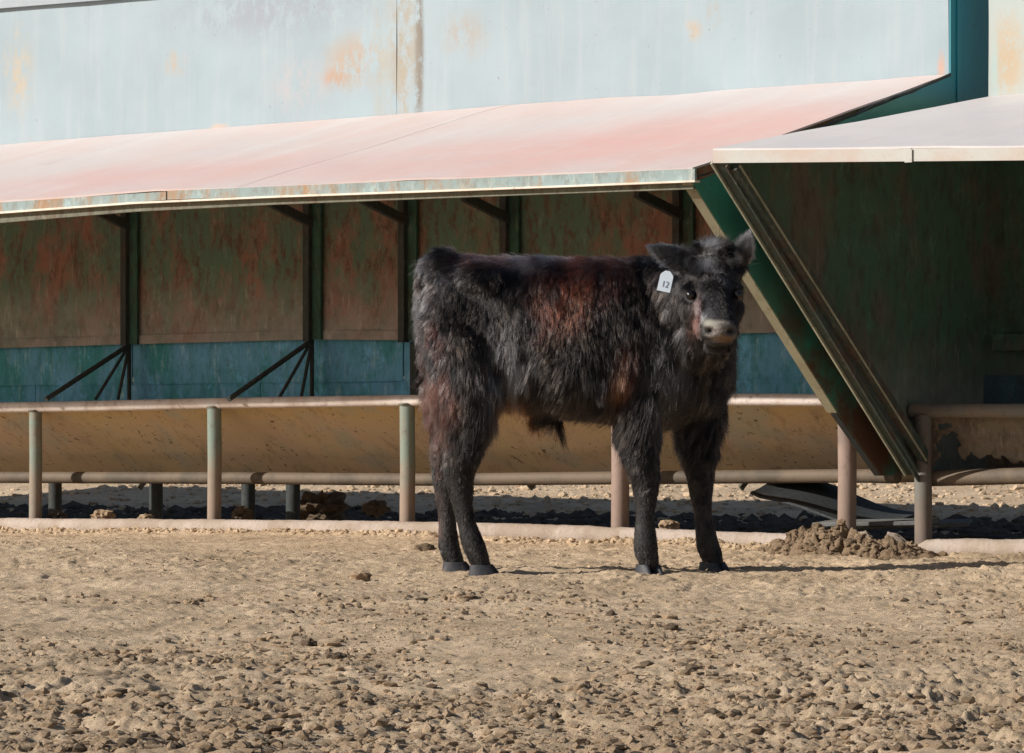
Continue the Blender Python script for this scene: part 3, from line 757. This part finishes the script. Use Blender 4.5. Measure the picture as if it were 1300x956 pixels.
def limb(m, pts, n=18):                               # pts: (px, py, dy, radius) with a smooth path and round ends
    q = [(Wd(a, b, c), r) for a, b, c, r in pts]; out = []; rad = []
    for i in range(len(q) - 1):
        p0 = q[max(i - 1, 0)]; p1 = q[i]; p2 = q[i + 1]; p3 = q[min(i + 2, len(q) - 1)]
        for s in range(5):
            t = s / 5
            f = lambda a, b, c, d: .5 * ((2 * b) + (c - a) * t + (2 * a - 5 * b + 4 * c - d) * t * t + (3 * b - a - 3 * c + d) * t ** 3)
            out.append(f(p0[0], p1[0], p2[0], p3[0])); rad.append(f(p0[1], p1[1], p2[1], p3[1]))
    out.append(q[-1][0]); rad.append(q[-1][1])
    m.tube(out, rad, n); ellip(m, out[0], (rad[0],) * 3, n=9); ellip(m, out[-1], (rad[-1],) * 3, n=9)
b = MB()
# trunk: sections along the body (column, top row, bottom row, half width, belly fullness)
secs = [(541, 372, 440, .07), (549, 345, 468, .125), (565, 330, 492, .165), (590, 327, 504, .185), (625, 330, 506, .20), (665, 331, 512, .225), (705, 331, 522, .245),
        (745, 330, 526, .25), (785, 330, 528, .235), (820, 331, 530, .215), (855, 338, 530, .195), (885, 350, 520, .165), (912, 372, 505, .13), (928, 400, 480, .08)]
v = []; f = []; nS = 28
def csec(i, t):
    a, b_, c, d = [secs[min(max(k, 0), len(secs) - 1)] for k in (i - 1, i, i + 1, i + 2)]
    return [.5 * ((2 * y) + (z - x) * t + (2 * x - 5 * y + 4 * z - w) * t * t + (3 * y - x - 3 * z + w) * t ** 3) for x, y, z, w in zip(a, b_, c, d)]
dense = [csec(i, s / 4) for i in range(len(secs) - 1) for s in range(4)] + [list(secs[-1])]
for (x, t_, bt, w) in dense:
    c = Wd(x, (t_ + bt) / 2); hz = (bt - t_) / 2 * K
    for k in range(nS):
        a = 2 * math.pi * k / nS; ca, sa = math.cos(a), math.sin(a)
        ww = w * (1.0 + .10 * (-sa)) * (abs(ca) ** .85) * (1 if ca > 0 else -1)
        v.append(c + Vector((0, ww, hz * (abs(sa) ** .9) * (1 if sa > 0 else -1))))
for i in range(len(dense) - 1):
    for k in range(nS): f.append((i * nS + k, i * nS + (k + 1) % nS, (i + 1) * nS + (k + 1) % nS, (i + 1) * nS + k))
f.append(tuple(range(nS))[::-1]); f.append(tuple((len(dense) - 1) * nS + k for k in range(nS))); b.add(v, f)
ellip(b, Wd(569, 332), (.05, .06, .035))                                   # tail head
ellip(b, Wd(612, 358, -.09), (.11, .10, .07))                              # hip
ellip(b, Wd(578, 420, -.09), (.12, .10, .20)); ellip(b, Wd(578, 420, .09), (.12, .10, .20))
ellip(b, Wd(822, 430, -.11), (.12, .10, .22)); ellip(b, Wd(860, 430, .08), (.14, .10, .20))
ellip(b, Wd(888, 470, -.02), (.11, .13, .13))                              # brisket
limb(b, [(800, 385, 0, .14), (850, 378, -.06, .145), (885, 375, -.17, .13), (903, 368, -.29, .105)])      # neck
limb(b, [(850, 430, -.02, .13), (885, 430, -.12, .12), (905, 405, -.25, .085)])
# near rear, far rear, near fore, far fore
limb(b, [(585, 440, -.10, .13), (590, 490, -.12, .122), (592, 530, -.12, .100), (589, 565, -.12, .072), (583, 596, -.12, 0.058), (585, 622, -.12, 0.046), (590, 655, -.12, 0.034), (598, 682, -.12, 0.039), (604, 698, -.12, 0.040), (611, 715, -.12, 0.035)])
limb(b, [(575, 450, .10, .12), (575, 500, .11, .10), (577, 540, .11, .085), (573, 575, .11, 0.068), (567, 600, .11, 0.052), (566, 626, .11, 0.041), (568, 658, .11, 0.033), (569, 684, .11, 0.038), (572, 699, .11, 0.038), (579, 716, .11, 0.034)])
limb(b, [(820, 460, -.10, .10), (812, 510, -.12, .085), (810, 545, -.12, .074), (813, 578, -.12, 0.064), (818, 603, -.12, 0.057), (820, 622, -.12, 0.047), (819, 655, -.12, 0.035), (819, 682, -.12, 0.041), (820, 695, -.12, 0.044), (824, 714, -.12, 0.037)])
limb(b, [(885, 470, .07, .11), (888, 515, .09, .085), (887, 548, .09, .070), (888, 580, .09, 0.061), (889, 602, .09, 0.052), (890, 624, .09, 0.044), (893, 655, .09, 0.034), (897, 682, .09, 0.040), (899, 694, .09, 0.043), (906, 712, .09, 0.037)])
# stifle fold and rear belly
ellip(b, Wd(622, 482, -.12), (.075, .07, .10)); limb(b, [(690, 520, 0, .05), (703, 531, 0, .028), (709, 540, 0, .014), (711, 546, 0, .008)], 10)
# head: skull, face, muzzle, jaw
HT = Matrix.Rotation(math.radians(5), 4, 'Y')
def hd(px, py, dy): return Wd(px, py, dy)
ellip(b, hd(906, 345, -.34), (.100, .105, .095)); ellip(b, hd(903, 362, -.365), (.098, .095, .09)); ellip(b, hd(898, 352, -.40), (.060, .06, .06))
limb(b, [(904, 368, -.41, .078), (907, 390, -.475, .064), (910, 408, -.52, .062), (913, 420, -.545, .060)])
ellip(b, hd(913, 421, -.575), (.071, .045, .045)); ellip(b, hd(912, 434, -.545), (.055, .05, .030))
ellip(b, hd(908, 408, -.42), (.075, .09, .065)); ellip(b, hd(884, 388, -.365), (.050, .09, .075)); ellip(b, hd(926, 386, -.34), (.045, .09, .07))
ellip(b, hd(879, 364, -.435), (.026, .026, .018)); ellip(b, hd(934, 364, -.435), (.026, .026, .018))           # brows
# ears: flat leaves that taper to the tip
def ear(c0, c1, w, th, facing):
    a, e = Vector(c0), Vector(c1); d = (e - a).normalized(); n = Vector(facing); n = (n - d * n.dot(d)).normalized(); sd = d.cross(n); ln = (e - a).length
    for i in range(9):
        t = i / 8; ww = w * (math.sin(math.pi * min(1, .18 + t * .80)) ** .75); 
        for s in (-1, 1):
            c = a + d * ln * t + sd * s * ww * .42 - n * (.012 * (1 - t))
            R = Matrix((sd, n, d)).transposed().to_quaternion()
            ellip(b, c, (ww * .62, th, ln * .12), R, n=7)
ear(hd(880, 338, -.33), hd(828, 313, -.33), .046, .012, (.25, -1, .1))
ear(hd(938, 338, -.33), hd(949, 300, -.33), .038, .012, (-.5, -1, 0))
# tail
limb(b, [(560, 331, 0, .036), (543, 345, .0, .030), (537, 385, 0, .026), (537, 430, 0, .020), (540, 462, 0, .014), (537, 480, 0, .011), (530, 491, 0, .009)], 10)
b.v = [tuple(Vector(p) - co0) for p in b.v]
body = b.build("body", None, None)
md = body.modifiers.new("remesh", 'REMESH'); md.mode = 'VOXEL'; md.voxel_size = .0095; md.use_smooth_shade = True
md = body.modifiers.new("smooth", 'SMOOTH'); md.factor = .6; md.iterations = 7
dg = bpy.context.evaluated_depsgraph_get(); me = bpy.data.meshes.new_from_object(body.evaluated_get(dg))
bpy.data.objects.remove(body)
me.name = "body"
# carve eye sockets, nostrils and mouth into the face
nv = len(me.vertices); V = np.empty(nv * 3); me.vertices.foreach_get("co", V); V = V.reshape(-1, 3)
Nn = np.empty(nv * 3); me.vertices.foreach_get("normal", Nn); Nn = Nn.reshape(-1, 3)
Wv = V + np.array(co0)
PXv = CX + F * Wv[:, 0] / Wv[:, 1]; PYv = HY - F * (Wv[:, 2] - H) / Wv[:, 1]
face = Wv[:, 1] < YC - .36
def dent(px, py, rx, ry, d):
    global V
    m = np.exp(-(((PXv - px) / rx) ** 2 + ((PYv - py) / ry) ** 2)) * face; V = V - Nn * (m * d)[:, None]
dent(899, 420, 5.5, 4.2, .028); dent(928, 420, 5.5, 4.2, .028)
dent(913, 432, 20, 1.6, .010); dent(877, 375, 6, 5, .012); dent(938, 375, 6, 5, .012)
me.vertices.foreach_set("co", V.ravel()); me.update(); me.shade_smooth()
# skin: black, with a bare pale muzzle
t = NT("calf_skin")
o = co0
def sp(px, py, dy, r): p = Wd(px, py, dy) - o; return t.spot(tuple(p), r)
mz = sp(915, 420, -.585, (.080, .085, .055))
c = t.mix(t.ramp(mz, .05, .5), (.012, .010, .010), (.09, .07, .06))
c = t.mix(t.math('MULTIPLY', t.ramp(t.noise(26, 6, .7), .42, .66), t.ramp(mz, .1, .5)), c, (.28, .25, .21))
c = t.mix(t.math('MULTIPLY', sp(932, 418, -.59, (.045, .10, .05)), .8), c, (.035, .03, .028))  # right of the nose darkened, shade painted into the skin
c = t.mix(t.math('MULTIPLY', sp(919, 430, -.59, (.05, .08, .022)), .85), c, (.17, .085, .035))
c = t.mix(t.math('MULTIPLY', sp(900, 410, -.59, (.035, .08, .020)), .7), c, (.40, .38, .32))  # paler upper left, the lit side painted into the skin
c = t.mix(sp(899, 420, -.59, (.022, .1, .018)), c, (.015, .01, .01)); c = t.mix(sp(928, 420, -.59, (.022, .1, .018)), c, (.015, .01, .01))
M_skin = t.out(c, .6, [(t.noise(110, 6, .7), .8, .005)])
body = link("body", me, M_skin, calf)

# ---- coat
me.calc_loop_triangles(); tri = np.array([lt.vertices[:] for lt in me.loop_triangles])
A, B_, Cc = V[tri[:, 0]], V[tri[:, 1]], V[tri[:, 2]]
ar = np.linalg.norm(np.cross(B_ - A, Cc - A), axis=1)
fn = np.cross(B_ - A, Cc - A); fn /= np.linalg.norm(fn, axis=1)[:, None] + 1e-9
cen = (A + B_ + Cc) / 3 + np.array(co0)
cpx = CX + F * cen[:, 0] / cen[:, 1]; cpy = HY - F * (cen[:, 2] - H) / cen[:, 1]
wgt = ar * np.where(fn[:, 1] < .25, 1.0, .30)
isface = (cen[:, 1] < YC - .22) & (cpx > 862) & (cpy < 440)
wgt *= np.where(isface, 2.2, 1.0) * np.where(cpy > 540, 1.9, 1.0)
NH = 300000
ti = rng.choice(len(tri), NH, p=wgt / wgt.sum())
r1, r2 = rng.random(NH), rng.random(NH); sq = np.sqrt(r1)
roots = A[ti] * (1 - sq)[:, None] + B_[ti] * (sq * (1 - r2))[:, None] + Cc[ti] * (sq * r2)[:, None]
N_ = fn[ti]; R_ = roots + np.array(co0)
px = CX + F * R_[:, 0] / R_[:, 1]; py = HY - F * (R_[:, 2] - H) / R_[:, 1]; dyy = R_[:, 1] - YC
def G(cx, cy, rx, ry, ang=0):
    a = math.radians(ang); u = (px - cx) * math.cos(a) + (py - cy) * math.sin(a); w = -(px - cx) * math.sin(a) + (py - cy) * math.cos(a)
    return np.exp(-((u / rx) ** 2 + (w / ry) ** 2))
head = (dyy < -.24) & (px > 862) & (py < 445)
earL = (px < 868) & (py < 345) & (dyy < -.2); earR = (px > 932) & (py < 336) & (dyy < -.2)
leg = sst(515, 645, py); hindleg = (px < 650)
# direction of lie
Fd = np.zeros((NH, 3)); Fd[:, 0] = -.30; Fd[:, 2] = -1.0
up = sst(350, 322, py) ; Fd[:, 0] -= .9 * up; Fd[:, 2] += .55 * up
Fd[:, 0] += .45 * vn(px * .02, py * .015, seed=61) ; Fd[:, 1] += .3 * vn(px * .03, py * .03, seed=62)
rumpm = G(540, 380, 22, 80); Fd[:, 0] -= .5 * rumpm; 
ln = .042 + .014 * vn(px * .03, py * .03, seed=63)
ln = ln + .030 * sst(430, 500, py) * (1 - leg) + .014 * G(850, 440, 50, 70) + .018 * G(640, 470, 30, 40)
ln = np.where(leg > 0, ln * (1 - leg) + .0135 * leg, ln)
ln = ln + .032 * G(711, 545, 6, 9) + .028 * G(655, 525, 18, 18)
tail = (px < 541) & (py > 476) & (py < 505) & (np.abs(dyy) < .04); ln = np.where(tail, .045, ln)
Fd[tail] = (-1., 0, -.35)
ln = ln + .012 * G(570, 322, 16, 10); ln = ln * (1 - .35 * G(545, 400, 25, 90))
# face
cx, cy = 906., 352.
hx, hy = (px - cx) / 45., (py - cy) / 60.
Fh = np.stack([hx * 1.3, -.25 * np.ones(NH), -1.0 * np.ones(NH)], 1)
top = head & (py < 346)
Fd[head] = Fh[head]
# topknot: radiates from a whorl on the poll
wh = np.stack([(px - 905) / 26., -.9 * np.ones(NH), np.where(py < 325, 1.2, -(py - 325) / 22.)], 1)
tk = top & (np.hypot((px - 905) / 40., (py - 334) / 34.) < 1); Fd[tk] = wh[tk]
ln = np.where(head, .017, ln); ln = np.where(head & (py < 372), .015 + .046 * G(906, 320, 34, 24), ln)
ln = np.where(head & (np.abs(px - 912) > 22) & (py > 372), .030, ln)
ln = np.where(head & (px < 882) & (py > 350), .036, ln)
ln = np.where(head & (py > 428), .03, ln)
muz = head & (np.hypot((px - 913) / 30., (py - 420) / 19.) < 1) & (dyy < -.5); ln = np.where(muz, .0025, ln)
eyeh = head & ((np.hypot((px - 877) / 7., (py - 376) / 5.) < 1.05) | (np.hypot((px - 938) / 7., (py - 376) / 5.) < 1.05)); ln = np.where(eyeh, .003, ln)
ln = np.where(earL | earR, .027, ln)
Fd[earL] = (-1, -.2, .15); Fd[earR] = (.3, -.2, 1.2)
Fd[(np.abs(px - 710) < 9) & (py > 540)] = (.1, 0, -1)
Fd /= np.linalg.norm(Fd, axis=1)[:, None]
T = Fd - N_ * (Fd * N_).sum(1)[:, None]; T /= np.linalg.norm(T, axis=1)[:, None] + 1e-6
jit = rng.normal(0, .13, (NH, 3)) * np.where(tk, 1.8, 1)[:, None]
lowf = np.stack([vn(R_[:, 0] * 22, R_[:, 2] * 22, R_[:, 1] * 22, seed=70 + k) for k in range(3)], 1)
lift = np.full(NH, .42); lift = np.where(leg > .5, .30, lift); lift = np.where(tk, 1.5, lift); lift = np.where(up > .3, .95, lift)
lift = lift + .5 * rumpm
stray = rng.random(NH) < .05; ln = ln * rng.uniform(.65, 1.25, NH) * np.where(stray & ~muz & ~eyeh, 1.45, 1)
d0 = T + N_ * lift[:, None] + jit + .30 * lowf; d0 /= np.linalg.norm(d0, axis=1)[:, None]
d1 = T + N_ * (lift * .35)[:, None] + jit * 1.3 + .28 * lowf + np.array([0, 0, -.45]) * (~tk & ~earR)[:, None]; d1 /= np.linalg.norm(d1, axis=1)[:, None]
NP = 5
pts = np.zeros((NH, NP, 3)); ts = np.linspace(0, 1, NP)
p = roots - N_ * .002; pts[:, 0] = p
for k in range(1, NP):
    t_ = (k - .5) / (NP - 1); dd = d0 * (1 - t_) + d1 * t_; p = p + dd * (ln / (NP - 1))[:, None]; pts[:, k] = p
# locks: tips drawn to a shared point
ncl = 12000; cl = rng.choice(NH, ncl, replace=False); kd = KDTree(ncl)
for i, c_ in enumerate(cl): kd.insert(roots[c_], i)
kd.balance(); own = np.array([cl[kd.find(r)[1]] for r in roots])
cs = rng.uniform(.30, .85, NH) * (np.where(head & ~tk, .5, 1.0)) * np.where(leg > .6, .7, 1) * np.where(stray, .2, 1) * np.where(up > .5, .75, 1)
for k in range(1, NP):
    w = (cs * (k / (NP - 1)) ** 1.4 * .85)[:, None]; tgt = pts[own, k]
    close = (np.linalg.norm(roots - roots[own], axis=1) < .03)[:, None]
    pts[:, k] = np.where(close, pts[:, k] * (1 - w) + tgt * w, pts[:, k])
# colour of each hair
n1 = vn(px * .05, py * .03, seed=81); n2_ = vn(px * .16, py * .07, seed=82)
rust = 1.0 * G(742, 350, 46, 28, -20) + .75 * G(712, 388, 40, 26, -30) + .55 * G(640, 330, 50, 12) + .8 * G(790, 468, 15, 34, 12) + .55 * G(553, 475, 15, 60) + .30 * G(575, 520, 16, 30) + .35 * G(556, 640, 8, 60)
rust = np.where(head, 1.0 * G(884, 405, 6, 24, 8), rust)
rust = np.clip(rust * (1 + .7 * n1 + .7 * n2_) - .06, 0, 1)
ging = np.clip(1.5 * G(656, 520, 15, 15) + .3 * G(788, 478, 8, 22) + .10 * G(728, 375, 14, 34, 30), 0, 1) * (~head)
grey = np.clip(.55 * G(590, 345, 26, 7, -20) + .5 * G(668, 338, 20, 5) + .45 * G(536, 345, 10, 40) + .55 * G(642, 470, 22, 48) + .60 * G(852, 455, 20, 50) + .5 * G(690, 325, 60, 8), 0, 1) * np.clip(.45 + 1.1 * n2_, 0, 1.4)  # dusty back, plus sheen and rim light painted on rump, flank, shoulder
grey = np.where(head, (.75 * G(898, 402, 12, 20) + .8 * G(869, 362, 3, 8) + 1.1 * G(900, 310, 26, 17) + .9 * G(915, 337, 15, 13) + .15 * G(872, 400, 8, 30)) * np.clip(.55 + 1.3 * n2_, 0, 1.5), grey); grey = np.where(earL | earR, .35, grey)  # crown and left face paled, sunlight painted into the hair
grey = np.clip(grey, 0, 1)
base = np.array([.0022, .0019, .0022]); col = np.tile(base, (NH, 1))
def mixc(col, w, c): return col * (1 - w[:, None]) + np.array(c) * w[:, None]
col = mixc(col, np.clip(.5 + .5 * n1, 0, 1) * .35, (.016, .010, .007))
col = mixc(col, rust * .85, (.095, .027, .018)); col = mixc(col, ging * .85, (.42, .15, .045)); col = mixc(col, grey * .7, (.30, .295, .32))
col = mixc(col, np.where(head, np.clip(grey - .45, 0, 1) * .8, 0), (.50, .49, .52)); col = mixc(col, muz * 1.0 * .6, (.30, .26, .21))
lock = rng.random(NH)[own]; side = (~head).astype(float)
col = mixc(col, np.clip((lock - .80) / .2, 0, 1) * .55 * side * (1 - .6 * leg), (.11, .085, .08))
tan_ = np.clip((lock - .45) / .15, 0, 1) * (lock < .62) * .5 * side * np.clip(.3 + n1, 0, 1); col = mixc(col, tan_, (.07, .045, .03))
col *= rng.uniform(.6, 1.5, NH)[:, None]
hc_ = bpy.data.hair_curves.new("coat"); hc_.add_curves([NP] * NH)
hc_.attributes["position"].data.foreach_set("vector", pts.astype(np.float32).ravel()) if "position" in hc_.attributes else None
ra = hc_.attributes.get("radius") or hc_.attributes.new("radius", 'FLOAT', 'POINT')
rr = (np.where(leg > .5, .00036, .00042)[:, None] * (1 - .75 * ts[None, :] ** 1.5)) * rng.uniform(.8, 1.3, NH)[:, None]
ra.data.foreach_set("value", rr.astype(np.float32).ravel())
ca = hc_.attributes.new("tone", 'FLOAT_COLOR', 'CURVE'); ca.data.foreach_set("color", np.concatenate([col, np.ones((NH, 1))], 1).astype(np.float32).ravel())
mt = bpy.data.materials.new("coat_hair"); mt.use_nodes = True; nt = mt.node_tree; nt.nodes.remove(nt.nodes["Principled BSDF"])
hb = nt.nodes.new("ShaderNodeBsdfHairPrincipled"); hb.parametrization = 'COLOR'; at = nt.nodes.new("ShaderNodeAttribute"); at.attribute_name = "tone"
nt.links.new(at.outputs["Color"], hb.inputs["Color"]); hb.inputs["Roughness"].default_value = .30; hb.inputs["IOR"].default_value = 1.45; hb.inputs["Radial Roughness"].default_value = .55
nt.links.new(hb.outputs[0], nt.nodes["Material Output"].inputs[0])
coat = link("coat", hc_, mt, calf); coat['kind'] = "stuff"
body['label'] = "black skin with a pale dusty muzzle"; coat['label'] = "shaggy black hair with rusty brown patches"

# ---- eyes
t = NT("eye_glass"); M_eye = t.out((.008, .006, .006), .08)
for ex, dyv in ((877, -.465), (937, -.465)):
    c_ = Wd(ex, 374.5, dyv) - co0; bm = bmesh.new(); bmesh.ops.create_uvsphere(bm, u_segments=16, v_segments=10, radius=.0185)
    me2 = bpy.data.meshes.new("eye"); bm.to_mesh(me2); bm.free(); me2.shade_smooth(); e_ = link("eye", me2, M_eye, calf); e_.location = c_
# ---- hooves: two claws each
t = NT("hoof_horn"); c = t.mix(t.ramp(t.noise(60, 6, .7, (1, 1, 3)), .4, .65), (.022, .026, .036), (.045, .043, .048))
c = t.mix(t.ramp(t.noise(25, 6, .7), .55, .7), c, (.13, .10, .075)); M_hoof = t.out(c, .6, [(t.noise(90, 4, .6, (.3, .3, 3)), .5, .002)])
def hoof(px_, py_, dy, ang):
    base_ = Wd(px_, py_, dy); zg = float(ground_z(np.array(base_.x), np.array(base_.y), False)); base_.z = zg - .006
    m = MB()
    for s in (-1, 1):
        rings = []
        for k in range(7):
            t_ = k / 6; z = .048 * t_; fw = .044 * (1 - t_); L0 = .045 - .007 * t_; W0 = .0225 - .002 * t_; ring = []
            for i in range(16):
                a = 2 * math.pi * i / 16; x = math.cos(a); y = math.sin(a)
                sx = x * L0 + fw * .5 * (1 + x) * .7 ; sy = y * W0 * (1 - .30 * max(x, 0))
                ring.append(Vector((sx - .005, sy + s * .0235 + s * .002 * (1 - t_), z)))
            rings.append(ring)
        v = [p for r_ in rings for p in r_]; f = [tuple(range(16))[::-1], tuple(range(96, 112))]
        for k in range(6):
            for i in range(16): f.append((k * 16 + i, k * 16 + (i + 1) % 16, (k + 1) * 16 + (i + 1) % 16, (k + 1) * 16 + i))
        m.add(v, f)
    R = Matrix.Rotation(ang, 3, 'Z'); m.v = [tuple(R @ Vector(q_) + base_ - co0) for q_ in m.v]
    m.build("hoof", M_hoof, calf, smooth=True, angle=60)
for dx_, dz_, dyv in ((602, 700, -.12), (567, 701, .11), (815, 697, -.12), (893, 697, .09)):
    for s_ in (-1, 1):
        m = MB(); ellip(m, Wd(dx_ - 4, dz_, dyv + s_ * .016) - co0, (.012, .009, .013), n=6); m.build("dewclaw", M_hoof, calf, smooth=True)
hoof(613, 724, -.12, -.15); hoof(579, 724, .11, -.2); hoof(824, 722, -.12, -1.1); hoof(906, 718, .09, -.75)
# ---- ear tag with its printed number
t = NT("white_tag"); M_tag = t.out((.62, .70, .80), .45); t = NT("tag_ink"); M_ink = t.out((.16, .19, .27), .6)
tc = Wd(845, 357, -.40) - co0; m = MB()
w2, h2 = 8.2 * K, 13 * K
out_ = [(-w2 * .35, h2), (w2 * .35, h2), (w2 * .9, h2 * .66), (w2, h2 * .5), (w2, -h2), (-w2, -h2), (-w2, h2 * .5), (-w2 * .9, h2 * .66)]
m.prism([(x, 0, z) for x, z in out_], (0, .0025, 0))
tg = m.build("ear_tag", M_tag, calf); tg.location = tc; tg.rotation_euler = (math.radians(-6), math.radians(12), math.radians(-8))
tg['label'] = "white plastic ear tag with a dark number 12"
fc = bpy.data.curves.new("number", 'FONT'); fc.body = "12"; fc.size = .034; fc.align_x = 'CENTER'; fc.align_y = 'CENTER'; fc.extrude = .0004; fc.offset = -.0004
fo = bpy.data.objects.new("number_curve", fc); C.objects.link(fo); dg = bpy.context.evaluated_depsgraph_get(); dg.update()
nm = bpy.data.meshes.new_from_object(fo.evaluated_get(dg)); bpy.data.objects.remove(fo); nm.name = "number"; nm.materials.clear()
no = link("number", nm, M_ink, tg); no.location = (0.001, -.0012, -.012); no.rotation_euler = (math.radians(90), math.radians(0), 0); no.scale = (.8, .95, 1)
